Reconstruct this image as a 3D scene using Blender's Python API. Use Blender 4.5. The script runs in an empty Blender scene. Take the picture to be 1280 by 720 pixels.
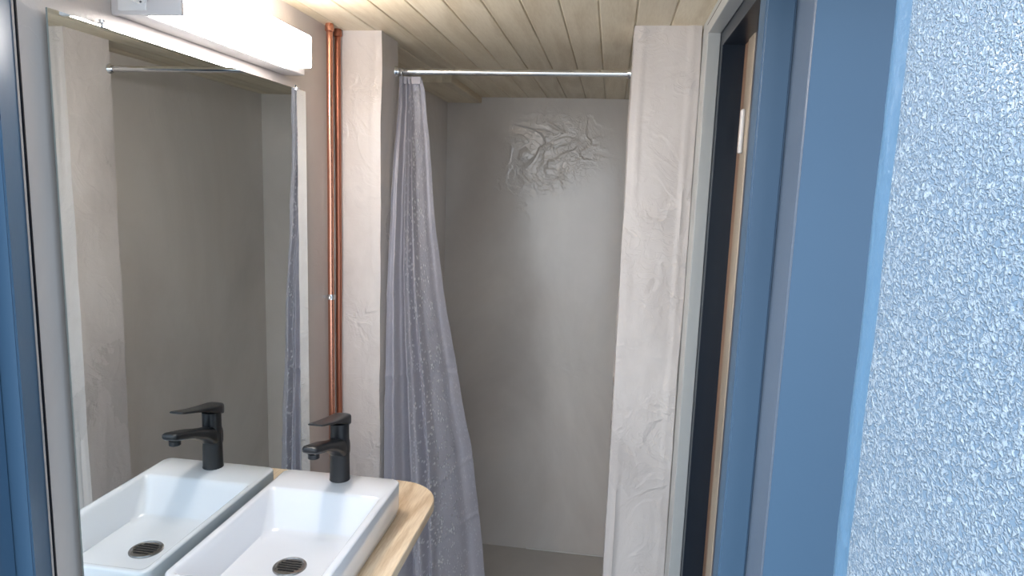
import bpy, bmesh, math, random
from mathutils import Vector, Matrix, noise
random.seed(4)
C = bpy.data.collections.new('bathroom'); bpy.context.scene.collection.children.link(C)
V = Vector

# ------------------------------------------------------------------ materials
def mat(name):
    m = bpy.data.materials.new(name); m.use_nodes = True
    nt = m.node_tree; b = nt.nodes['Principled BSDF']
    return m, nt, b
def N(nt, t, **k):
    n = nt.nodes.new(t)
    for a, v in k.items():
        if a in n.inputs: n.inputs[a].default_value = v
        else: setattr(n, a, v)
    return n
def lin(r, g, b):
    f = lambda c: (c/255/12.92) if c/255 <= .04045 else ((c/255+.055)/1.055)**2.4
    return (f(r), f(g), f(b), 1)
def simple(name, col, rough=.4, metal=0, spec=.5, coat=0, bump=0, bscale=200):
    m, nt, b = mat(name)
    b.inputs['Base Color'].default_value = col; b.inputs['Roughness'].default_value = rough
    b.inputs['Metallic'].default_value = metal; b.inputs['Specular IOR Level'].default_value = spec
    b.inputs['Coat Weight'].default_value = coat; b.inputs['Coat Roughness'].default_value = .08
    tc = N(nt, 'ShaderNodeTexCoord')
    no = N(nt, 'ShaderNodeTexNoise', Scale=bscale, Detail=4.)
    nt.links.new(tc.outputs['Object'], no.inputs['Vector'])
    if bump:
        bp = N(nt, 'ShaderNodeBump', Strength=1., Distance=bump)
        nt.links.new(no.outputs['Fac'], bp.inputs['Height']); nt.links.new(bp.outputs['Normal'], b.inputs['Normal'])
    else:
        mr = N(nt, 'ShaderNodeMapRange'); mr.inputs['To Min'].default_value = max(rough-.03, 0); mr.inputs['To Max'].default_value = rough+.03
        nt.links.new(no.outputs['Fac'], mr.inputs['Value']); nt.links.new(mr.outputs['Result'], b.inputs['Roughness'])
    return m
def plaster(name, c1, c2, rough=.45, bump=.002, cloud=1.6, trowel=3.2, spec=.5, patch=None, base=.25):
    """hand-trowelled sealed microcement: cloudy tone, long soft ridges, fine grain"""
    m, nt, b = mat(name); L = nt.links.new
    tc = N(nt, 'ShaderNodeTexCoord')
    n1 = N(nt, 'ShaderNodeTexNoise', Scale=cloud, Detail=6., Roughness=.6, Distortion=.6)
    mp = N(nt, 'ShaderNodeMapping'); mp.inputs['Scale'].default_value = (1, 1, .55)
    L(tc.outputs['Object'], mp.inputs['Vector']); L(mp.outputs['Vector'], n1.inputs['Vector'])
    cr = N(nt, 'ShaderNodeValToRGB'); cr.color_ramp.elements[0].position = .33; cr.color_ramp.elements[1].position = .68
    cr.color_ramp.elements[0].color = c1; cr.color_ramp.elements[1].color = c2
    L(n1.outputs['Fac'], cr.inputs['Fac']); L(cr.outputs['Color'], b.inputs['Base Color'])
    # trowel ridges: thresholded distorted noise
    n2 = N(nt, 'ShaderNodeTexNoise', Scale=trowel, Detail=3., Roughness=.45, Distortion=1.7)
    L(tc.outputs['Object'], n2.inputs['Vector'])
    r2 = N(nt, 'ShaderNodeValToRGB'); e = r2.color_ramp.elements
    e[0].position = .42; e[0].color = (.0, .0, .0, 1); e[1].position = .60; e[1].color = (.55, .55, .55, 1)
    x = r2.color_ramp.elements.new(.50); x.color = (1, 1, 1, 1)
    L(n2.outputs['Fac'], r2.inputs['Fac'])
    # the ridges come in patches; one spot may have been worked over more roughly than the rest
    nm = N(nt, 'ShaderNodeTexNoise', Scale=2.6, Detail=2.); L(tc.outputs['Object'], nm.inputs['Vector'])
    mk = N(nt, 'ShaderNodeMapRange', interpolation_type='SMOOTHSTEP'); mk.inputs['From Min'].default_value = .45; mk.inputs['From Max'].default_value = .68; mk.inputs['To Min'].default_value = base*.3; mk.inputs['To Max'].default_value = base*2
    L(nm.outputs['Fac'], mk.inputs['Value']); mo = mk.outputs['Result']
    if patch:
        vd = N(nt, 'ShaderNodeVectorMath', operation='DISTANCE'); vd.inputs[1].default_value = patch; L(tc.outputs['Object'], vd.inputs[0])
        pr = N(nt, 'ShaderNodeMapRange', interpolation_type='SMOOTHSTEP'); pr.inputs['From Min'].default_value = .08; pr.inputs['From Max'].default_value = .29; pr.inputs['To Min'].default_value = 1.35; pr.inputs['To Max'].default_value = 0
        L(vd.outputs['Value'], pr.inputs['Value']); pa = N(nt, 'ShaderNodeMath', operation='ADD'); L(mo, pa.inputs[0]); L(pr.outputs['Result'], pa.inputs[1]); mo = pa.outputs[0]
    nf = N(nt, 'ShaderNodeTexNoise', Scale=trowel*3.2, Detail=2., Distortion=2.2); L(tc.outputs['Object'], nf.inputs['Vector'])
    rf = N(nt, 'ShaderNodeValToRGB'); e = rf.color_ramp.elements; e[0].position = .46; e[0].color = (0, 0, 0, 1); e[1].position = .56; e[1].color = (.2, .2, .2, 1)
    x = rf.color_ramp.elements.new(.50); x.color = (1, 1, 1, 1); L(nf.outputs['Fac'], rf.inputs['Fac'])
    ra_ = N(nt, 'ShaderNodeMath', operation='MULTIPLY_ADD'); ra_.inputs[1].default_value = .25; L(rf.outputs['Color'], ra_.inputs[0]); L(r2.outputs['Color'], ra_.inputs[2])
    rm = N(nt, 'ShaderNodeMath', operation='MULTIPLY'); L(ra_.outputs[0], rm.inputs[0]); L(mo, rm.inputs[1]); r2o = rm.outputs[0]
    n3 = N(nt, 'ShaderNodeTexNoise', Scale=45., Detail=6., Roughness=.65); L(tc.outputs['Object'], n3.inputs['Vector'])
    a = N(nt, 'ShaderNodeMath', operation='MULTIPLY_ADD'); a.inputs[1].default_value = .10
    L(n3.outputs['Fac'], a.inputs[0]); L(r2o, a.inputs[2])
    bp = N(nt, 'ShaderNodeBump', Strength=.8, Distance=bump); L(a.outputs[0], bp.inputs['Height']); L(bp.outputs['Normal'], b.inputs['Normal'])
    mr = N(nt, 'ShaderNodeMapRange'); mr.inputs['To Min'].default_value = rough-.08; mr.inputs['To Max'].default_value = rough+.12
    L(n1.outputs['Fac'], mr.inputs['Value']); L(mr.outputs['Result'], b.inputs['Roughness'])
    b.inputs['Specular IOR Level'].default_value = spec
    return m
def wood(name, c1, c2, axis=1, plank=None, rough=.5, ring=26., stretch=.06, joint=0):
    m, nt, b = mat(name); L = nt.links.new
    tc = N(nt, 'ShaderNodeTexCoord'); src = tc.outputs['Object']
    if plank:   # every plank gets its own offset of the grain and its own tone
        sep = N(nt, 'ShaderNodeSeparateXYZ'); L(src, sep.inputs[0])
        s = N(nt, 'ShaderNodeMath', operation='SUBTRACT'); s.inputs[1].default_value = joint; L(sep.outputs['X'], s.inputs[0])
        d = N(nt, 'ShaderNodeMath', operation='DIVIDE'); d.inputs[1].default_value = plank; L(s.outputs[0], d.inputs[0])
        f = N(nt, 'ShaderNodeMath', operation='FLOOR'); L(d.outputs[0], f.inputs[0])
        wn = N(nt, 'ShaderNodeTexWhiteNoise', noise_dimensions='1D'); L(f.outputs[0], wn.inputs['W'])
        sc = N(nt, 'ShaderNodeVectorMath', operation='SCALE'); sc.inputs['Scale'].default_value = 7.; L(wn.outputs['Color'], sc.inputs[0])
        ad = N(nt, 'ShaderNodeVectorMath', operation='ADD'); L(src, ad.inputs[0]); L(sc.outputs[0], ad.inputs[1]); src = ad.outputs[0]
    mp = N(nt, 'ShaderNodeMapping'); sv = [1, 1, 1]; sv[axis] = stretch; mp.inputs['Scale'].default_value = sv; L(src, mp.inputs['Vector'])
    nz = N(nt, 'ShaderNodeTexNoise', Scale=9., Detail=2., Distortion=.3); L(mp.outputs['Vector'], nz.inputs['Vector'])
    mu = N(nt, 'ShaderNodeMath', operation='MULTIPLY'); mu.inputs[1].default_value = ring; L(nz.outputs['Fac'], mu.inputs[0])
    sn = N(nt, 'ShaderNodeMath', operation='SINE'); L(mu.outputs[0], sn.inputs[0])
    n2 = N(nt, 'ShaderNodeTexNoise', Scale=220., Detail=3.); L(mp.outputs['Vector'], n2.inputs['Vector'])
    mix = N(nt, 'ShaderNodeMath', operation='MULTIPLY_ADD'); mix.inputs[1].default_value = .28; L(sn.outputs[0], mix.inputs[0]); L(n2.outputs['Fac'], mix.inputs[2])
    cr = N(nt, 'ShaderNodeValToRGB'); cr.color_ramp.elements[0].position = .15; cr.color_ramp.elements[1].position = .85
    cr.color_ramp.elements[0].color = c1; cr.color_ramp.elements[1].color = c2; L(mix.outputs[0], cr.inputs['Fac'])
    out = cr.outputs['Color']
    if plank:
        hs = N(nt, 'ShaderNodeHueSaturation'); mr = N(nt, 'ShaderNodeMapRange'); mr.inputs['To Min'].default_value = .88; mr.inputs['To Max'].default_value = 1.08
        L(wn.outputs['Value'], mr.inputs['Value']); L(mr.outputs['Result'], hs.inputs['Value']); L(out, hs.inputs['Color']); out = hs.outputs['Color']
        # knots
        mk = N(nt, 'ShaderNodeMapping'); mk.inputs['Scale'].default_value = (1, .42, 0); L(src, mk.inputs['Vector'])
        vo = N(nt, 'ShaderNodeTexVoronoi', Scale=3.1, Randomness=1.); L(mk.outputs['Vector'], vo.inputs['Vector'])
        kr = N(nt, 'ShaderNodeValToRGB'); kr.color_ramp.elements[0].position = .015; kr.color_ramp.elements[0].color = (1, 1, 1, 1)
        kr.color_ramp.elements[1].position = .045; kr.color_ramp.elements[1].color = (0, 0, 0, 1); L(vo.outputs['Distance'], kr.inputs['Fac'])
        mx = N(nt, 'ShaderNodeMix', data_type='RGBA'); mx.inputs['B'].default_value = lin(150, 110, 70)
        ml = N(nt, 'ShaderNodeMath', operation='MULTIPLY'); ml.inputs[1].default_value = .6; L(kr.outputs['Color'], ml.inputs[0])
        L(ml.outputs[0], mx.inputs['Factor']); L(out, mx.inputs['A']); out = mx.outputs['Result']
    L(out, b.inputs['Base Color']); b.inputs['Roughness'].default_value = rough
    bp = N(nt, 'ShaderNodeBump', Strength=.5, Distance=.0004); L(mix.outputs[0], bp.inputs['Height']); L(bp.outputs['Normal'], b.inputs['Normal'])
    return m

M = {}
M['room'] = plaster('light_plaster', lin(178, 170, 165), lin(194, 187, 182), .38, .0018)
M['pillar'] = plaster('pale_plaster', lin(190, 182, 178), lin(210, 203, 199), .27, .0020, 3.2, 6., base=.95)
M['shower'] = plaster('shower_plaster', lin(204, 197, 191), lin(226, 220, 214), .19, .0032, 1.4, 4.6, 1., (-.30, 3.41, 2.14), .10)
M['floor'] = plaster('floor_plaster', lin(188, 183, 177), lin(204, 199, 193), .4, .002)
M['pine'] = wood('pine_boards', lin(212, 196, 168), lin(230, 217, 192), 1, .0945, .5, 26., .10, -.056)
M['oak'] = wood('light_wood_top', lin(208, 178, 142), lin(244, 222, 192), 1, None, .45, 34., .10)
M['brown'] = wood('brown_wood', lin(120, 92, 74), lin(150, 120, 98), 2, None, .35)
M['cream'] = wood('cream_wood', lin(158, 146, 130), lin(178, 166, 150), 2, None, .35)
M['ceramic'] = simple('white_ceramic', lin(222, 224, 228), .07, 0, .5, .4)
M['black'] = simple('matt_black', lin(34, 35, 38), .34, 0, .5)
M['dark_metal'] = simple('black_chrome', lin(150, 146, 142), .25, .9)
M['void'] = simple('slot_black', lin(8, 8, 9), .8)
M['chrome'] = simple('chrome', lin(225, 226, 228), .08, 1)
M['copper'] = simple('copper', lin(224, 160, 136), .24, 1, bump=.0004, bscale=60)
M['dark_copper'] = simple('darker_copper', lin(178, 118, 96), .36, 1, bump=.0005, bscale=60)  # darker, rougher copper for the second pipe
M['white'] = simple('white_plastic', lin(222, 219, 218), .35)
M['grey_plastic'] = simple('pale_grey_plastic', lin(205, 199, 198), .4)
M['blue'] = simple('blue_gloss_paint', lin(60, 88, 113), .42, bump=.0008, bscale=14)
M['greyblue'] = simple('grey_blue_paint', lin(90, 103, 120), .4, bump=.0006, bscale=18)
M['steel'] = simple('grey_frame_paint', lin(176, 178, 177), .33, bump=.0007, bscale=30)
M['anthracite'] = simple('anthracite_paint', lin(24, 33, 45), .3, bump=.0005, bscale=20)
M['sash'] = simple('sash_dark_grey', lin(66, 68, 80), .35)
M['seal'] = simple('white_sealant', lin(225, 222, 218), .4)
M['rubber'] = simple('black_seal', lin(22, 24, 30), .4)
M['edge'] = simple('mirror_edge', lin(130, 136, 132), .35)
M['paving'] = plaster('outdoor_paving', lin(150, 148, 142), lin(178, 176, 170), .8, .004)
def mirror_mat():
    m, nt, b = mat('mirror_silver'); b.inputs['Base Color'].default_value = (.80, .845, .85, 1)
    b.inputs['Metallic'].default_value = 1; b.inputs['Roughness'].default_value = .006
    return m
M['mirror'] = mirror_mat()
def glass_dark():
    m, nt, b = mat('window_glass'); b.inputs['Base Color'].default_value = (.55, .6, .64, 1)
    b.inputs['Transmission Weight'].default_value = 1; b.inputs['Roughness'].default_value = .02; b.inputs['IOR'].default_value = 1.45
    return m
M['glass'] = glass_dark()
def lamp_mat():
    m, nt, b = mat('lamp_diffuser'); b.inputs['Base Color'].default_value = (.9, .9, .9, 1)
    b.inputs['Emission Color'].default_value = (1., .935, .90, 1); b.inputs['Emission Strength'].default_value = LAMP
    return m
LAMP = 27.
M['lamp'] = lamp_mat()
def textured_paint():
    """thick light-blue paint over a rough rolled coat"""
    m, nt, b = mat('rough_blue_paint'); L = nt.links.new
    b.inputs['Base Color'].default_value = lin(150, 190, 224); b.inputs['Roughness'].default_value = .27
    b.inputs['Specular IOR Level'].default_value = 1.
    tc = N(nt, 'ShaderNodeTexCoord')
    n1 = N(nt, 'ShaderNodeTexNoise', Scale=235., Detail=2., Roughness=.5, Distortion=.9); L(tc.outputs['Object'], n1.inputs['Vector'])
    r = N(nt, 'ShaderNodeValToRGB'); r.color_ramp.elements[0].position = .40; r.color_ramp.elements[1].position = .66
    L(n1.outputs['Fac'], r.inputs['Fac'])
    bp = N(nt, 'ShaderNodeBump', Strength=.9, Distance=.0024); L(r.outputs['Color'], bp.inputs['Height']); L(bp.outputs['Normal'], b.inputs['Normal'])
    mx = N(nt, 'ShaderNodeMix', data_type='RGBA'); mx.inputs['A'].default_value = lin(118, 144, 168); mx.inputs['B'].default_value = lin(172, 190, 206)  # raised grain coloured lighter: glints on the gloss painted into the colour
    L(r.outputs['Color'], mx.inputs['Factor']); L(mx.outputs['Result'], b.inputs['Base Color'])
    return m
M['rough_blue'] = textured_paint()
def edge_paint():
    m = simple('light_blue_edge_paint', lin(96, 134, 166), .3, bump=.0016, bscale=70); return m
M['edge_blue'] = edge_paint()
def curtain_mat():
    """frosted translucent plastic with glittering speckle"""
    m, nt, b = mat('frosted_curtain'); L = nt.links.new
    out = nt.nodes['Material Output']
    b.inputs['Base Color'].default_value = lin(212, 213, 226); b.inputs['Roughness'].default_value = .3; b.inputs['Specular IOR Level'].default_value = .6
    uv = N(nt, 'ShaderNodeUVMap'); uv.uv_map = 'UVMap'
    vo = N(nt, 'ShaderNodeTexVoronoi', Scale=70., Randomness=1.); L(uv.outputs['UV'], vo.inputs['Vector'])
    # the speckle lies in flower-like rings
    vf = N(nt, 'ShaderNodeTexVoronoi', Scale=11., Randomness=.8); L(uv.outputs['UV'], vf.inputs['Vector'])
    wv = N(nt, 'ShaderNodeMath', operation='MULTIPLY'); wv.inputs[1].default_value = 16.; L(vf.outputs['Distance'], wv.inputs[0])
    sn = N(nt, 'ShaderNodeMath', operation='SINE'); L(wv.outputs[0], sn.inputs[0])
    fr = N(nt, 'ShaderNodeMapRange'); fr.inputs['From Min'].default_value = -1.0; fr.inputs['From Max'].default_value = .6; L(sn.outputs[0], fr.inputs['Value'])
    dr = N(nt, 'ShaderNodeMapRange'); dr.inputs['From Min'].default_value = .42; dr.inputs['From Max'].default_value = .28; L(vo.outputs['Distance'], dr.inputs['Value'])
    sp = N(nt, 'ShaderNodeMath', operation='MULTIPLY'); L(fr.outputs[0], sp.inputs[0]); L(dr.outputs[0], sp.inputs[1])
    sx = N(nt, 'ShaderNodeSeparateXYZ'); L(uv.outputs['UV'], sx.inputs[0])
    bd = N(nt, 'ShaderNodeValToRGB'); e = bd.color_ramp.elements; e[0].position = .18; e[0].color = (.1, .1, .1, 1); e[1].position = .34; e[1].color = (1, 1, 1, 1)
    q = e.new(.56); q.color = (1, 1, 1, 1); q = e.new(.62); q.color = (.3, .3, .3, 1); L(sx.outputs['X'], bd.inputs['Fac'])
    s2 = N(nt, 'ShaderNodeMath', operation='MULTIPLY'); L(sp.outputs[0], s2.inputs[0]); L(bd.outputs['Color'], s2.inputs[1]); sp = s2
    bp = N(nt, 'ShaderNodeBump', Strength=1., Distance=.0035); L(sp.outputs[0], bp.inputs['Height'])
    no = N(nt, 'ShaderNodeTexNoise', Scale=14., Detail=3.); L(uv.outputs['UV'], no.inputs['Vector'])
    bp2 = N(nt, 'ShaderNodeBump', Strength=.6, Distance=.004); L(no.outputs['Fac'], bp2.inputs['Height']); L(bp2.outputs['Normal'], bp.inputs['Normal'])
    L(bp.outputs['Normal'], b.inputs['Normal'])
    mx = N(nt, 'ShaderNodeMix', data_type='RGBA'); mx.inputs['A'].default_value = lin(202, 201, 211); mx.inputs['B'].default_value = lin(255, 255, 255)
    L(sp.outputs[0], mx.inputs['Factor']); L(mx.outputs['Result'], b.inputs['Base Color'])
    tl = N(nt, 'ShaderNodeBsdfTranslucent'); tl.inputs['Color'].default_value = lin(226, 224, 232)
    tr = N(nt, 'ShaderNodeBsdfTransparent')
    m1 = N(nt, 'ShaderNodeMixShader', Fac=.30); L(b.outputs[0], m1.inputs[1]); L(tl.outputs[0], m1.inputs[2])
    op = N(nt, 'ShaderNodeMapRange'); op.inputs['To Min'].default_value = .28; op.inputs['To Max'].default_value = .05; L(sp.outputs[0], op.inputs['Value'])
    m2 = N(nt, 'ShaderNodeMixShader'); L(op.outputs[0], m2.inputs['Fac']); L(m1.outputs[0], m2.inputs[1]); L(tr.outputs[0], m2.inputs[2])
    L(m2.outputs[0], out.inputs['Surface'])
    return m
M['curtain'] = curtain_mat()

# ------------------------------------------------------------------ mesh helpers
def obj(name, bm, m, parent=None, smooth=False, origin=None, auto=None):
    if origin is not None: bmesh.ops.translate(bm, verts=bm.verts, vec=-V(origin))
    me = bpy.data.meshes.new(name); bm.normal_update(); bm.to_mesh(me); bm.free()
    o = bpy.data.objects.new(name, me); C.objects.link(o)
    for x in (m if isinstance(m, (list, tuple)) else [m]): me.materials.append(x)
    if origin is not None: o.location = origin
    if smooth or auto:
        for p in me.polygons: p.use_smooth = True
        if auto:
            me.set_sharp_from_angle(angle=math.radians(auto))
    if parent is not None:
        o.parent = parent; o.matrix_parent_inverse = Matrix.Identity(4)
        o.location = V(o.location) - V(parent.location)
    return o
def thing(name, label, cat, loc, group=None):
    o = bpy.data.objects.new(name, None); C.objects.link(o); o.location = loc; o.empty_display_size = .05
    o['label'] = label; o['category'] = cat
    if group: o['group'] = group
    return o
def tag(o, label, cat, group=None):
    o['label'] = label; o['category'] = cat
    if group: o['group'] = group
    return o
def struct(o, label=None):
    o['kind'] = 'structure'
    if label: o['label'] = label
    return o
def box(bm, x0, x1, y0, y1, z0, z1, bev=0, seg=2, mi=0):
    r = bmesh.ops.create_cube(bm, size=1); vs = r['verts']
    bmesh.ops.scale(bm, verts=vs, vec=(x1-x0, y1-y0, z1-z0)); bmesh.ops.translate(bm, verts=vs, vec=((x0+x1)/2, (y0+y1)/2, (z0+z1)/2))
    fs = {f for v in vs for f in v.link_faces}
    if bev:
        r = bmesh.ops.bevel(bm, geom=list({e for v in vs for e in v.link_edges}), offset=bev, segments=seg, affect='EDGES', profile=.5)
        fs |= set(r['faces'])
    for f in fs:
        if f.is_valid: f.material_index = mi
def cyl(bm, a, b, r0, r1=None, seg=32, caps=True):
    a, b = V(a), V(b); d = b-a; r1 = r0 if r1 is None else r1
    q = d.to_track_quat('Z', 'Y').to_matrix().to_4x4()
    bmesh.ops.create_cone(bm, cap_ends=caps, segments=seg, radius1=r0, radius2=r1, depth=d.length, matrix=Matrix.Translation((a+b)/2) @ q)
def lathe(bm, c, prof, seg=48, axis='Z'):
    """prof: list of (radius, height)"""
    rings = []
    for r, h in prof:
        ring = []
        for i in range(seg):
            t = 2*math.pi*i/seg
            p = (r*math.cos(t), r*math.sin(t), h)
            if axis == 'X': p = (h, r*math.cos(t), r*math.sin(t))
            if axis == 'Y': p = (r*math.cos(t), h, -r*math.sin(t))
            ring.append(bm.verts.new(V(c)+V(p)))
        rings.append(ring)
    for a, b in zip(rings, rings[1:]):
        for i in range(seg): bm.faces.new((a[i], a[(i+1) % seg], b[(i+1) % seg], b[i]))
    bm.faces.new(rings[0][::-1]); bm.faces.new(rings[-1])
def rrect(x0, x1, y0, y1, z, r, n=8, rs=None):
    """rounded rectangle loop; rs = radii for corners (x1y1, x0y1, x0y0, x1y0)"""
    rs = rs or (r,)*4; out = []
    for (cx, cy, a0), rr in zip(((x1, y1, 0), (x0, y1, 90), (x0, y0, 180), (x1, y0, 270)), rs):
        sx = -1 if cx == x1 else 1; sy = -1 if cy == y1 else 1
        for i in range(n+1):
            t = math.radians(a0+90*i/n)
            out.append(V((cx+sx*rr+rr*math.cos(t), cy+sy*rr+rr*math.sin(t), z)))
    return out
def loft(bm, loops, cap0=True, cap1=True):
    L = [[bm.verts.new(p) for p in l] for l in loops]
    n = len(L[0])
    for a, b in zip(L, L[1:]):
        for i in range(n): bm.faces.new((a[i], a[(i+1) % n], b[(i+1) % n], b[i]))
    if cap0: bm.faces.new(L[0][::-1])
    if cap1: bm.faces.new(L[-1])
def prism(bm, poly, z0, z1, taper=None):
    """extrude an x,y outline from z0 up to z1"""
    a = [bm.verts.new((x, y, z0)) for x, y in poly]; b = [bm.verts.new((x, y, z1)) for x, y in poly]; n = len(poly)
    for i in range(n): bm.faces.new((a[i], a[(i+1) % n], b[(i+1) % n], b[i]))
    bm.faces.new(a[::-1]); bm.faces.new(b)
    bmesh.ops.recalc_face_normals(bm, faces=bm.faces)
def plaster_block(x0, x1, y0, y1, z0, z1, amp, seed, ridge=0, step=.008):
    """block of hand-laid plaster: every side a dense grid, wobbling arrises, raised beads along the vertical edges"""
    bm = bmesh.new()
    nx, ny, nz = [max(2, int((b-a)/s)) for a, b, s in ((x0, x1, step), (y0, y1, step), (z0, z1, .016))]
    per = [(x0+(x1-x0)*i/nx, y0) for i in range(nx)] + [(x1, y0+(y1-y0)*i/ny) for i in range(ny)] + \
          [(x1-(x1-x0)*i/nx, y1) for i in range(nx)] + [(x0, y1-(y1-y0)*i/ny) for i in range(ny)]
    rows = []
    for k in range(nz+1):
        z = z0+(z1-z0)*k/nz; row = []
        for (x, y) in per:
            p = V((x, y, z)); q = p*1.0+V((seed, 0, 0))
            d = V((noise.noise(V((q.x*7, q.y*7, q.z*5))), noise.noise(V((q.x*7+9, q.y*7, q.z*5))), 0))*amp
            d += V((noise.noise(V((q.x*40, q.y*40, q.z*26+3))), noise.noise(V((q.x*40+5, q.y*40, q.z*26))), 0))*amp*.22
            if ridge and y == y0:      # trowel bead next to each front arris
                for e, w in ((x0+.022, .0045), (x1-.022, .005)):
                    ee = e+.006*noise.noise(V((e*5, seed, z*3.1)))+.002*noise.noise(V((e, seed, z*22)))
                    s = max(0, noise.noise(V((e*9, seed+4, z*4)))+.55)
                    d.y -= ridge*s*math.exp(-((x-ee)/w)**2)
            # crumbly bead on the corners
            row.append(bm.verts.new(p+d))
        rows.append(row)
    n = len(per)
    for a, b in zip(rows, rows[1:]):
        for i in range(n): bm.faces.new((a[i], a[(i+1) % n], b[(i+1) % n], b[i]))
    bm.faces.new(rows[0][::-1]); bm.faces.new(rows[-1])
    return bm

# ------------------------------------------------------------------ sizes of the room
XL, XR, YF, YB, H = -.849, .22, .86, 3.41, 2.40
YP0, YP1, YR0, YR1 = 1.99, 2.145, 1.935, 2.128     # left and right stubs of the shower wall
DIV = 2.10
# ------------------------------------------------------------------ setting
b = bmesh.new(); box(b, XL-.1, XR+.12, YF-.02, YB+.1, -.12, 0); struct(obj('floor', b, M['floor']))
b = bmesh.new(); box(b, XL-.1, XL, YF, DIV, 0, H); struct(obj('wall_left', b, M['room']))
b = bmesh.new(); box(b, XL-.1, XL, DIV, YB+.1, 0, H); struct(obj('wall_shower_left', b, M['shower']))
b = bmesh.new(); box(b, XL, XR+.1, YB, YB+.1, 0, H); struct(obj('wall_back', b, M['shower']))
b = bmesh.new(); box(b, .19, XR+.1, YR1-.05, YB, 0, H); struct(obj('wall_shower_right', b, M['shower']))
struct(obj('wall_partition_left', plaster_block(XL-.01, -.700, YP0, YP1, 0, H, .0035, 1.7, .0026), M['pillar'], auto=50), 'pale plastered wall stub beside the copper pipes')
struct(obj('wall_partition_right', plaster_block(.037, .217, YR0, YR1, 0, H, .0035, 6.3, .0055), M['pillar'], auto=50), 'pale plastered wall stub beside the grey window frame')
# sealant line at the foot of the back wall
b = bmesh.new(); box(b, -.36, XR, YB-.007, YB, .0, .008, .003); struct(obj('trim_1', b, M['seal']), 'white sealant line at the foot of the shower wall')
# ceiling of tongue-and-groove boards, joints running away from the door
b = bmesh.new()
W, J = .0945, -.056; prof = []; k0 = math.floor((XL-.05-J)/W); k1 = math.ceil((XR+.14-J)/W)
for k in range(k0, k1+1):
    x = J+k*W; prof += [(x-.0042, H), (x-.0022, H+.0022), (x-.0010, H+.0045), (x+.0010, H+.0045), (x+.0014, H+.0010), (x+.0036, H)]
lo = [b.verts.new((x, YF-.02, z)) for x, z in prof]; hi = [b.verts.new((x, YB+.1, z)) for x, z in prof]
for i in range(len(prof)-1): b.faces.new((lo[i], hi[i], hi[i+1], lo[i+1]))
box(b, prof[0][0], prof[-1][0], YF-.02, YB+.1, H+.008, H+.05)
struct(obj('ceiling', b, M['pine']), 'pale pine tongue and groove board ceiling')

# right wall with the deep window opening; reveal = painted steel, then anthracite
YW1, YW0, ZW, ZS = 1.80, 1.02, 2.350, .30        # far jamb, near jamb, head, sill
b = bmesh.new(); box(b, XR, XR+.1, YW1+.03, YR0, 0, H); struct(obj('wall_right', b, M['steel']))
b = bmesh.new(); box(b, XR, XR+.1, YF, YW1+.03, ZW+.02, H); struct(obj('wall_right_upper', b, M['steel']))
b = bmesh.new(); box(b, XR, XR+.1, YF, YW1+.03, 0, ZS-.02); struct(obj('wall_right_lower', b, M['room']))
win = thing('window_1', 'deep dark window recess in a grey steel frame', 'window', (XR, (YW0+YW1)/2, ZS)); del win['category']; win['kind'] = 'structure'
b = bmesh.new()
def reveal(bm, x0, x1, t0, t1, bev=.002):
    box(bm, x0, x1, YW1+t0, YW1+t1, ZS-t1, ZW+t1, bev); box(bm, x0, x1, YW0, YW1+t0, ZW+t0, ZW+t1, bev)
    box(bm, x0, x1, YW0, YW1+t0, ZS-t1, ZS-t0, bev)
reveal(b, XR-.004, XR+.028, 0, .026); obj('window_frame', b, M['steel'], win)
b = bmesh.new(); reveal(b, XR+.0285, XR+.085, -.035, .026, .001); obj('reveal_lining', b, M['anthracite'], win)
b = bmesh.new(); reveal(b, XR-.0035, XR+.01, .0262, .0290, .0005); obj('rubber_seal', b, M['rubber'], win)
b = bmesh.new(); box(b, .3015, .33, 1.708, 1.764, ZS, ZW+.0, .003); obj('beading', b, M['brown'], win)
b = bmesh.new(); box(b, .2985, .33, 1.632, 1.7075, ZS, ZW+.0, .004); obj('casing', b, M['cream'], win)
b = bmesh.new(); box(b, .2985, .33, YW0, 1.611, ZW-.016, ZW+.02, .003); obj('casing', b, M['cream'], win)
sash = bmesh.new(); box(sash, .300, .327, 1.500, 1.631, ZS+.03, ZW-.017, .004); box(sash, .300, .327, YW0, 1.50, ZW-.08, ZW-.017, .004); box(sash, .300, .327, YW0, 1.50, ZS+.03, ZS+.09, .004)
box(sash, .300, .327, YW0, YW0+.06, ZS+.09, ZW-.08, .004)
sash = obj('sash', sash, M['sash'], win)
b = bmesh.new(); box(b, .310, .316, YW0+.06, 1.50, ZS+.09, ZW-.08); g = obj('pane', b, M['glass']); g.parent = sash
b = bmesh.new(); box(b, .289, .2984, 1.664, 1.686, 2.050, 2.152, .004, 3); obj('window_handle', b, M['white'], win, auto=40)
# wall of the next space beyond the window (dim)
b = bmesh.new(); box(b, .62, .66, .9, 2.3, 0, 2.4); struct(obj('wall_beyond', b, M['room']))
b = bmesh.new(); box(b, .33, .62, .9, 2.3, 2.36, 2.4); struct(obj('ceiling_beyond', b, M['room']))

# doorway of the steel shell: folded posts left and right, lintel above
def post(name, outline, m, z1=2.46, label=None, z0=-.1):
    bm = bmesh.new(); prism(bm, outline, z0, z1)
    bmesh.ops.bevel(bm, geom=[e for e in bm.edges if abs(e.verts[0].co.z-e.verts[1].co.z) > 1], offset=.003, segments=3, affect='EDGES')
    return struct(obj(name, bm, m, auto=30), label)
def cut_post(name, outline, faces_mat, mats, label):
    bm = bmesh.new(); prism(bm, outline, -.1, 2.46)
    o = obj(name, bm, mats)
    return struct(o, label)
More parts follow.
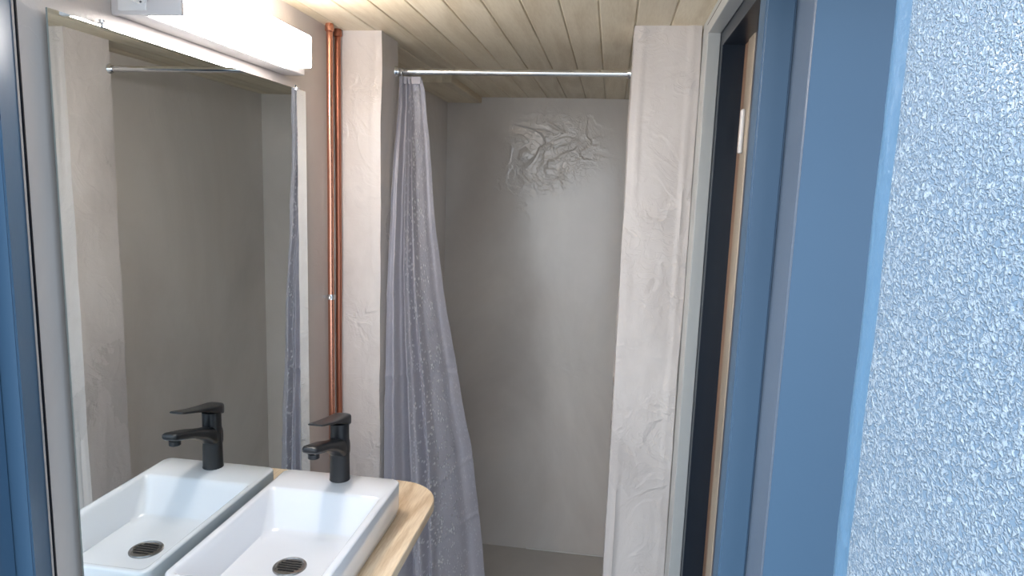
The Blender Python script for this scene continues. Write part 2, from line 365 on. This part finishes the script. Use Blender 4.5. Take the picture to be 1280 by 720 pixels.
# right post: plan A(.214,1.10) B(.256,1.098) C(.258,1.0) D(.42,1.0)
post('trim_2', [(.214, 1.10), (.2575, 1.096), (.2575, 1.150), (.214, 1.150)], M['blue'], label='blue painted door post beside the dark window')
post('trim_3', [(.258, 1.001), (.262, .997), (.272, .997), (.272, 1.12), (.258, 1.12)], M['greyblue'], label='grey blue folded steel post return')
b = bmesh.new(); prism(b, [(.2590, .9960), (.60, .9960), (.60, 1.06), (.2735, 1.06)], -.1, 2.46); struct(obj('wall_steel_right', b, M['blue']), 'smooth blue steel wall beside the rough panel')
# left post
post('trim_4', [(-.806, .800), (-.836, .862), (-.90, .862), (-.90, .800)], M['blue'], label='blue painted steel post at the left edge')
post('trim_5', [(-.8355, .8625), (-.8310, .8625), (-.8310, .8645), (-.8355, .867)], M['rubber'], label='thin black joint beside the blue post')
b = bmesh.new(); prism(b, [(-.836, .798), (-.836, .76), (-1.6, .70), (-1.6, .74), (-.90, .798)], -.1, 2.46); struct(obj('wall_steel_left', b, M['blue']), 'blue steel wall at the left edge')
b = bmesh.new(); box(b, XL-.07, .60, .87, .99, 2.30, 2.46, .003); struct(obj('trim_6', b, M['blue']), 'blue steel lintel above the doorway')

# rough painted panel to the right of the door, rounded wavy edge
def rough_panel():
    bm = bmesh.new(); A = V((.2635, .752, 0)); D = V((.045, -.24, 0)).normalized(); Nn = V((-D.y, D.x, 0)); Nn = -Nn if Nn.x > 0 else Nn
    prof = []; R = .016
    # back face point, rounded nose, front face
    prof.append((A+D*.9-Nn*.05, 1)); prof.append((A-Nn*.05+D*R, 1))
    for i in range(9):
        t = math.pi*(i/8); c = A+D*.018-Nn*.025
        prof.append((c - D*.018*math.sin(t) + Nn*(-.025*math.cos(t)), 1))
    prof.append((A+D*.030+Nn*0.0006, 1)); prof.append((A+D*.042+Nn*.001, 1)); prof.append((A+D*.050+Nn*.0028, 0)); prof.append((A+D*.060+Nn*.0034, 0)); prof.append((A+D*.9+Nn*.0035, 0))
    nz = 260; rows = []
    for k in range(nz+1):
        z = -.1+2.56*k/nz; w = .0022*noise.noise(V((3, 1, z*9)))+.0012*noise.noise(V((3, 7, z*31)))
        rows.append([bm.verts.new(V((p.x, p.y, z))+(D*w if j < len(prof)-1 and j > 0 else V())) for j, (p, _) in enumerate(prof)])
    for a, bb in zip(rows, rows[1:]):
        for i in range(len(prof)-1):
            f = bm.faces.new((a[i], a[i+1], bb[i+1], bb[i])); f.material_index = prof[i+1][1]
        f = bm.faces.new((a[-1], a[0], bb[0], bb[-1])); f.material_index = 1
    bm.faces.new(rows[0][::-1]); bm.faces.new(rows[-1]); bmesh.ops.recalc_face_normals(bm, faces=bm.faces)
    return struct(obj('wall_rough_right', bm, [M['rough_blue'], M['edge_blue']], auto=45), 'rough textured light blue painted panel at the right')
rough_panel()
b = bmesh.new(); box(b, -4, 4, -5, .84, -.14, -.10); struct(obj('floor_outside', b, M['paving']))

# ------------------------------------------------------------------ counter
ct = thing('counter', 'light oak counter top with rounded corner under the white washbasin', 'counter', (-.63, 1.33, 1.0665))
b = bmesh.new(); z0, z1 = 1.0665, 1.0945
ou = lambda z, i=0: rrect(XL+.0008, -.437-i, .94+i, 1.795-i, z, .1, 14, (.125-i, .002, .002, .03))
loft(b, [ou(z0, .002), ou(z0+.002), ou(z1-.002), ou(z1, .002)])
obj('counter_top', b, M['oak'], ct, auto=35)
for y in (1.05, 1.60):
    b = bmesh.new(); box(b, XL+.0008, -.51, y-.012, y+.012, z0-.03, z0, .003); box(b, XL+.0008, XL+.03, y-.012, y+.012, z0-.24, z0-.03, .003)
    cyl(b, (XL+.02, y, z0-.22), (-.54, y, z0-.025), .008, seg=16); obj('bracket', b, M['white'], ct)

for x, y in ((-.82, 1.0), (-.52, 1.0)):
    b = bmesh.new(); box(b, x-.02, x+.02, y-.02, y+.02, 0, z0, .003); obj('leg', b, M['oak'], ct)

# ------------------------------------------------------------------ washbasin
zb, zt = 1.0948, 1.192; X0, X1, Y0, Y1 = -.820, -.502, 1.083, 1.595
wb = thing('washbasin', 'white rectangular ceramic washbasin on the oak counter', 'washbasin', ((X0+X1)/2, (Y0+Y1)/2, zb))
b = bmesh.new(); R = .022
loops = [rrect(X0+.010, X1-.010, Y0+.010, Y1-.010, zb, R-.006), rrect(X0+.005, X1-.005, Y0+.005, Y1-.005, zb+.006, R-.002),
         rrect(X0, X1, Y0, Y1, zb+.03, R), rrect(X0, X1, Y0, Y1, zt-.004, R), rrect(X0+.001, X1-.001, Y0+.001, Y1-.001, zt-.0015, R), rrect(X0+.004, X1-.004, Y0+.004, Y1-.004, zt, R-.003)]
ix0, ix1, iy0, iy1 = X0+.015, X1-.018, Y0+.014, 1.487
loops += [rrect(ix0-.003, ix1+.003, iy0-.003, iy1+.003, zt, .014), rrect(ix0, ix1, iy0, iy1, zt-.0015, .013), rrect(ix0+.0025, ix1-.0025, iy0+.0025, iy1-.005, zt-.006, .014)]
# bowl: steep sides, long soft slope below the tap
zbb = zt-.081
for t in (.2, .4, .6, .8, .92, 1.):
    s = t; z = zt-.006-(zt-.006-zbb)*t
    loops.append(rrect(ix0+.003+.018*s, ix1-.003-.018*s, iy0+.003+.02*s, iy1-.006-.055*(s**1.25), z, .014+.022*s))
loops.append(rrect(ix0+.034, ix1-.034, iy0+.036, iy1-.085, zbb-.0035, .03))
DC = V((-.660, 1.292))
lr = rrect(ix0+.10, ix1-.10, iy0+.11, iy1-.2, zbb-.0055, .02); loops.append(lr)
loft(b, loops, True, True)
basin = obj('bowl', b, M['ceramic'], wb, auto=50)
# drain with slotted lid
dz = zbb-.0052
b = bmesh.new(); lathe(b, (DC.x, DC.y, dz), [(.0365, 0), (.0365, .002), (.035, .0038), (.0300, .0046), (.0285, .0030), (.0, .0030)][:5]+[(.0002, .0030)])
drain = obj('drain', b, M['dark_metal'], wb, auto=35)
b = bmesh.new()
for i in range(5):
    y = DC.y-.018+.009*i; w = math.sqrt(max(.0001, .0255**2-(.009*(i-2))**2))
    box(b, DC.x-w, DC.x+w, y-.0021, y+.0021, dz+.0031, dz+.0037)
sl = obj('slots', b, M['void']); sl.parent = drain

# ------------------------------------------------------------------ tap
FX, FY = -.657, 1.564
fa = thing('basin_tap', 'matt black single lever tap standing on the washbasin rim', 'tap', (FX, FY, zt))
b = bmesh.new(); lathe(b, (FX, FY, zt+.0002), [(.0262, 0), (.0265, .002), (.0255, .005), (.0250, .05), (.0245, .105), (.0238, .112)]); obj('body', b, M['black'], fa, auto=40)
# spout: rounded flat bar reaching forward over the bowl
def section(y, zc, w, h, n=28, p=3.2, x=FX):
    out = []
    for i in range(n):
        t = 2*math.pi*i/n; c, s = math.cos(t), math.sin(t)
        out.append(V((x+w/2*math.copysign(abs(c)**(2/p), c), y, zc+h/2*math.copysign(abs(s)**(2/p), s))))
    return out
b = bmesh.new()
ks = [(0.016, .083, .044, .062), (-.012, .088, .046, .056), (-.030, .098, .044, .042), (-.060, .112, .043, .029), (-.10, .127, .043, .0245), (-.145, .1385, .043, .0235), (-.164, .1435, .042, .022), (-.173, .1455, .037, .017), (-.177, .1465, .027, .009)]
loft(b, [section(FY+dy, zt+z, w, h, x=FX-.0) for dy, z, w, h in ks]); obj('spout', b, M['black'], fa, auto=60)
b = bmesh.new(); lathe(b, (FX, FY-.152, zt+.1185), [(.0125, 0), (.0135, .001), (.0135, .012)]); obj('aerator', b, M['black'], fa, auto=40)
b = bmesh.new()
lathe(b, (FX, FY+.0005, zt+.100), [(.0240, 0), (.0238, .02), (.0238, .04), (.0240, .052)]); obj('cartridge_housing', b, M['black'], fa, auto=40)
b = bmesh.new()
kl = [(.0265, .153, .036, .026), (.024, .1545, .044, .031), (.010, .158, .0485, .029), (-.012, .1635, .0485, .0225), (-.04, .1715, .047, .0135), (-.085, .182, .044, .0080), (-.133, .1935, .041, .0058), (-.142, .1955, .036, .0045)]
loft(b, [section(FY+dy, zt+z, w, h, p=4.5) for dy, z, w, h in kl]); obj('lever', b, M['black'], fa, auto=50)

# ------------------------------------------------------------------ mirror
mi = thing('mirror', 'large frameless wall mirror clipped to the plaster above the counter', 'mirror', (XL, 1.34, 1.096))
MY0, MY1, MZ0, MZ1 = .920, 1.767, 1.096, 2.1905
b = bmesh.new(); box(b, -.8370, -.8340, MY0, MY1, MZ0, MZ1); gl = obj('mirror_glass', b, [M['edge'], M['mirror']], mi)
for p in gl.data.polygons: p.material_index = 1 if p.normal.x > .9 else 0
b = bmesh.new(); box(b, XL+.0005, -.8371, MY0+.04, MY1-.04, MZ0+.05, MZ1-.05); obj('backing', b, M['rubber'], mi)
for y in (1.035, 1.716):
    b = bmesh.new(); box(b, XL, -.831, y-.008, y+.008, MZ1+.0005, MZ1+.0045, .001); box(b, -.8335, -.8315, y-.008, y+.008, MZ1-.004, MZ1+.0045, .001)
    cyl(b, (-.840, y, MZ1+.004), (-.840, y, MZ1+.010), .004, seg=12); obj('clip', b, M['chrome'], mi)

# ------------------------------------------------------------------ lamp over the mirror
lt = thing('wall_light', 'white glowing tube light with a socket end above the mirror', 'lamp', (XL, 1.33, 2.212))
LZ0, LZ1 = 2.2180, 2.292
b = bmesh.new(); box(b, XL, -.794, 1.0785, 1.680, LZ0, LZ1+.012, .004, 3); obj('back_plate', b, M['grey_plastic'], lt, auto=40)
b = bmesh.new(); box(b, -.7938, -.724, 1.0785, 1.571, LZ0-.0005, LZ1, .006, 4); obj('diffuser', b, M['lamp'], lt, auto=40)
b = bmesh.new(); box(b, XL, -.7205, 1.068, 1.078, LZ0-.002, LZ1+.016, .003, 4); ec = obj('end_cap', b, M['grey_plastic'], lt, auto=40)
b = bmesh.new(); box(b, -.8325, -.781, 1.0635, 1.0685, 2.2225, 2.282, .0015); sp = obj('socket_plate', b, M['white']); sp.parent = ec
b = bmesh.new(); lathe(b, (-.7925, 1.0636, 2.252), [(.0205, 0), (.0205, -.002), (.0185, -.0025), (.0165, .0), (.0148, .0005)], 40, 'Y')
sk = obj('socket', b, M['white'], auto=40); sk.parent = ec
b = bmesh.new(); lathe(b, (-.788, 1.0620, 2.2350), [(.0018, 0), (.0018, -.0012), (.001, -.0014)], 12, 'Y'); sk = obj('screw', b, M['dark_metal']); sk.parent = ec

# ------------------------------------------------------------------ copper pipes
def pipe(name, x, y, r, label, clip, cm):
    t = thing(name, label, 'pipe', (x, y, 0), None)
    bm = bmesh.new(); nz = 60; rings = []
    pts = [V((x+.0012*noise.noise(V((y*9, 0, i*.13))), y+.0012*noise.noise(V((y*3, 4, i*.13))), H*i/nz)) for i in range(nz+1)]
    loft(bm, [[p+V((r*math.cos(a), r*math.sin(a), 0)) for a in [2*math.pi*j/24 for j in range(24)]] for p in pts])
    obj('tube', bm, cm, t, smooth=True)
    bm = bmesh.new(); lathe(bm, (x, y, H-.022), [(r+.0012, 0), (r+.0035, .002), (r+.0035, .014), (r+.0015, .0215)], 24); obj('collar', bm, cm, t, auto=40)
    if clip:
        bm = bmesh.new(); lathe(bm, (x, y, clip), [(r+.0006, -.008), (r+.0022, -.008), (r+.0022, .008), (r+.0006, .008)], 24)
        box(bm, XL, x-r, y-.004, y+.004, clip-.004, clip+.004); cyl(bm, (x-r-.002, y-.012, clip), (x+.002, y-.013, clip), .0045, seg=12); cyl(bm, (x+.002, y-.013, clip), (x+.005, y-.013, clip), .0065, .005, seg=6)
        obj('pipe_clip', bm, M['chrome'], t, auto=40)
    return t
pipe('copper_pipe', -.826, 1.907, .0092, 'bright copper water pipe nearer the mirror, held by a small clip', 1.607, M['copper'])
pipe('copper_pipe', -.8295, 1.974, .0092, 'darker copper water pipe squeezed against the plaster stub', None, M['dark_copper'])

# ------------------------------------------------------------------ shower rail, ring, curtain
RX0, RX1, RY, RZ = -.700, .037, 2.128, 2.306
ra = thing('curtain_rail', 'polished chrome shower curtain rail spanning the two plaster stubs', 'rail', (-.33, RY, RZ))
b = bmesh.new(); cyl(b, (RX0, RY, RZ), (RX1, RY, RZ), .0098, seg=40); obj('tube', b, M['chrome'], ra, auto=40)
for x, s in ((RX0-.001, 1), (RX1+.001, -1)):
    b = bmesh.new(); lathe(b, (x, RY-.002, RZ), [(.017, 0), (.017, s*.003), (.0145, s*.006), (.0125, s*.012)], 32, 'X')
    bmesh.ops.recalc_face_normals(b, faces=b.faces); obj('flange', b, M['chrome'], ra, auto=40)
def torus(bm, c, R, r, n=28, m=10):
    loops = []
    for i in range(n):
        t = 2*math.pi*i/n; d = V((0, math.cos(t), math.sin(t)))
        loops.append([bm.verts.new(V(c)+d*(R+r*math.cos(2*math.pi*j/m))+V((r*math.sin(2*math.pi*j/m), 0, 0))) for j in range(m)])
    for i in range(n):
        a, q = loops[i], loops[(i+1) % n]
        for j in range(m): bm.faces.new((a[j], a[(j+1) % m], q[(j+1) % m], q[j]))
b = bmesh.new(); torus(b, (-.678, RY, RZ-.004), .0145, .0018)
tag(obj('curtain_ring', b, M['chrome'], smooth=True, origin=(-.678, RY, RZ-.004)), 'small chrome ring on the left end of the curtain rail', 'ring')

def curtain():
    bm = bmesh.new(); uvl = bm.loops.layers.uv.new('UVMap'); nu, nv = 260, 260; zt_, zb_ = 2.288, .09
    def lerp(tab, z):
        for (z1, a), (z2, b_) in zip(tab, tab[1:]):
            if z >= z2: return a+(b_-a)*(z1-z)/(z1-z2)
        return tab[-1][1]
    Rt = [(2.30, -.620), (2.25, -.608), (2.0, -.590), (1.8, -.574), (1.6, -.550), (1.4, -.522), (1.2, -.494), (1.0, -.462), (.8, -.442), (.6, -.422), (.3, -.394), (0, -.37)]
    Ry = [(2.30, 2.128), (2.25, 2.14), (2.0, 2.17), (1.8, 2.18), (1.6, 2.20), (1.4, 2.24), (1.2, 2.28), (1.0, 2.32), (.6, 2.37), (0, 2.43)]
    Ly = [(2.30, 2.128), (2.2, 2.115), (1.95, 2.06), (1.6, 2.02), (1.2, 2.005), (0, 2.0)]
    Lt = [(2.30, -.686), (1.9, -.688), (1.4, -.690), (1.0, -.690), (.5, -.690), (0, -.690)]
    rows = []
    for k in range(nv+1):
        v = k/nv; z = zt_+(zb_-zt_)*v; row = []
        xl, xr, yl, yr = lerp(Lt, z), lerp(Rt, z), lerp(Ly, z), lerp(Ry, z)
        amp = .010+.016*min(1, v*1.4)
        for i in range(nu+1):
            u = i/nu; x = xl+(xr-xl)*(u+.015*math.sin(u*9+v*3)*u*(1-u)*4)
            # deep pleats at the left, one wide almost flat leaf at the right
            w = min(1, max(0, (.62-u)/.25)); w = w*w*(3-2*w)
            fold = math.sin(2*math.pi*(u*5.0+.12*noise.noise(V((u*3, v*2, 0)))))*w+.35*math.sin(2*math.pi*(u*11+.6*v))*w*w
            fold -= 1.5*math.exp(-((u-.50-.05*math.sin(v*5))/.035)**2) - .5*math.exp(-((u-.84)/.06)**2)
            y = yl+(yr-yl)*u + amp*fold*min(1, .35+u*4)*(1-.75*max(0, (u-.8)/.2))
            # stored-fold creases
            for (zc, slope, a, w) in ((1.335, .0, .006, .006), (.93, .55, .008, .007), (.70, .35, .007, .006), (1.30, -.25, .005, .007), (1.62, .1, .003, .006)):
                s = z-(zc+slope*(x+.52)); y -= a*math.exp(-(s/w)**2)
            y += .010*noise.noise(V((x*9, z*5, 2)))+.004*noise.noise(V((x*30, z*14, 7)))
            row.append(bm.verts.new((x, y, z)))
        rows.append(row)
    for k in range(nv):
        for i in range(nu):
            f = bm.faces.new((rows[k][i], rows[k+1][i], rows[k+1][i+1], rows[k][i+1])); f.smooth = True
            for lp, (uu, vv) in zip(f.loops, ((i, k), (i, k+1), (i+1, k+1), (i+1, k))): lp[uvl].uv = (uu/nu*.75, vv/nv*2.2)
    return bm
cu = thing('shower_curtain', 'frosted translucent shower curtain with glitter speckle, gathered at the left', 'shower curtain', (-.6, RY, .09))
co = obj('curtain_sheet', curtain(), M['curtain'], cu); md = co.modifiers.new('thickness', 'SOLIDIFY'); md.thickness = .0006
b = bmesh.new(); box(b, -.688, -.618, RY-.003, RY+.003, 2.268, 2.291, .001); obj('top_hem', b, M['curtain'], cu)

# ------------------------------------------------------------------ plank fixed under the shower ceiling
b = bmesh.new(); box(b, XL+.001, -.672, 2.76, YB-.001, H-.030, H-.0005, .002)
cyl(b, (-.70, 2.757, H-.014), (-.70, 2.762, H-.014), .004, seg=10)
tag(obj('wooden_plank', b, M['pine'], origin=(-.75, 3.08, H-.030)), 'short pine plank fixed under the ceiling in the far left shower corner', 'plank')

# ------------------------------------------------------------------ light
w = bpy.data.worlds.new('daylight'); bpy.context.scene.world = w; w.use_nodes = True; nt = w.node_tree
bg = nt.nodes['Background']; tc = N(nt, 'ShaderNodeTexCoord'); sp = N(nt, 'ShaderNodeSeparateXYZ'); nt.links.new(tc.outputs['Generated'], sp.inputs[0])
cr = N(nt, 'ShaderNodeValToRGB'); cr.color_ramp.elements[0].position = .0; cr.color_ramp.elements[0].color = (.86, .93, 1, 1); cr.color_ramp.elements[1].position = .8; cr.color_ramp.elements[1].color = (.62, .79, 1, 1)
nt.links.new(sp.outputs['Z'], cr.inputs['Fac']); nt.links.new(cr.outputs['Color'], bg.inputs['Color']); bg.inputs['Strength'].default_value = 1.75

sl_ = bpy.data.lights.new('hazy_sun', 'SUN'); sl_.energy = 1.0; sl_.angle = math.radians(12); sl_.color = (1, .97, .93)
so = bpy.data.objects.new('hazy_sun', sl_); C.objects.link(so); so.rotation_euler = V((.50, .30, -.80)).to_track_quat('-Z', 'Y').to_euler()

# ------------------------------------------------------------------ camera
cam = bpy.data.cameras.new('camera'); co = bpy.data.objects.new('camera', cam); C.objects.link(co)
f = math.sqrt(125*190+120*5640)
dy = V((125, 120, -f)).normalized(); dz = V((190, 5640, f)).normalized(); dx = dy.cross(dz)
R3 = Matrix((dx, dy, dz))
co.matrix_world = Matrix.Translation((0, 0, 1.95)) @ R3.to_4x4()
cam.sensor_width = 36; cam.lens = f/1280*36; cam.clip_start = .02
sc = bpy.context.scene; sc.camera = co
sc.view_settings.view_transform = 'Standard'; sc.view_settings.look = 'None'; sc.view_settings.gamma = 1; sc.view_settings.use_curve_mapping = False
sc.view_settings.exposure = .62
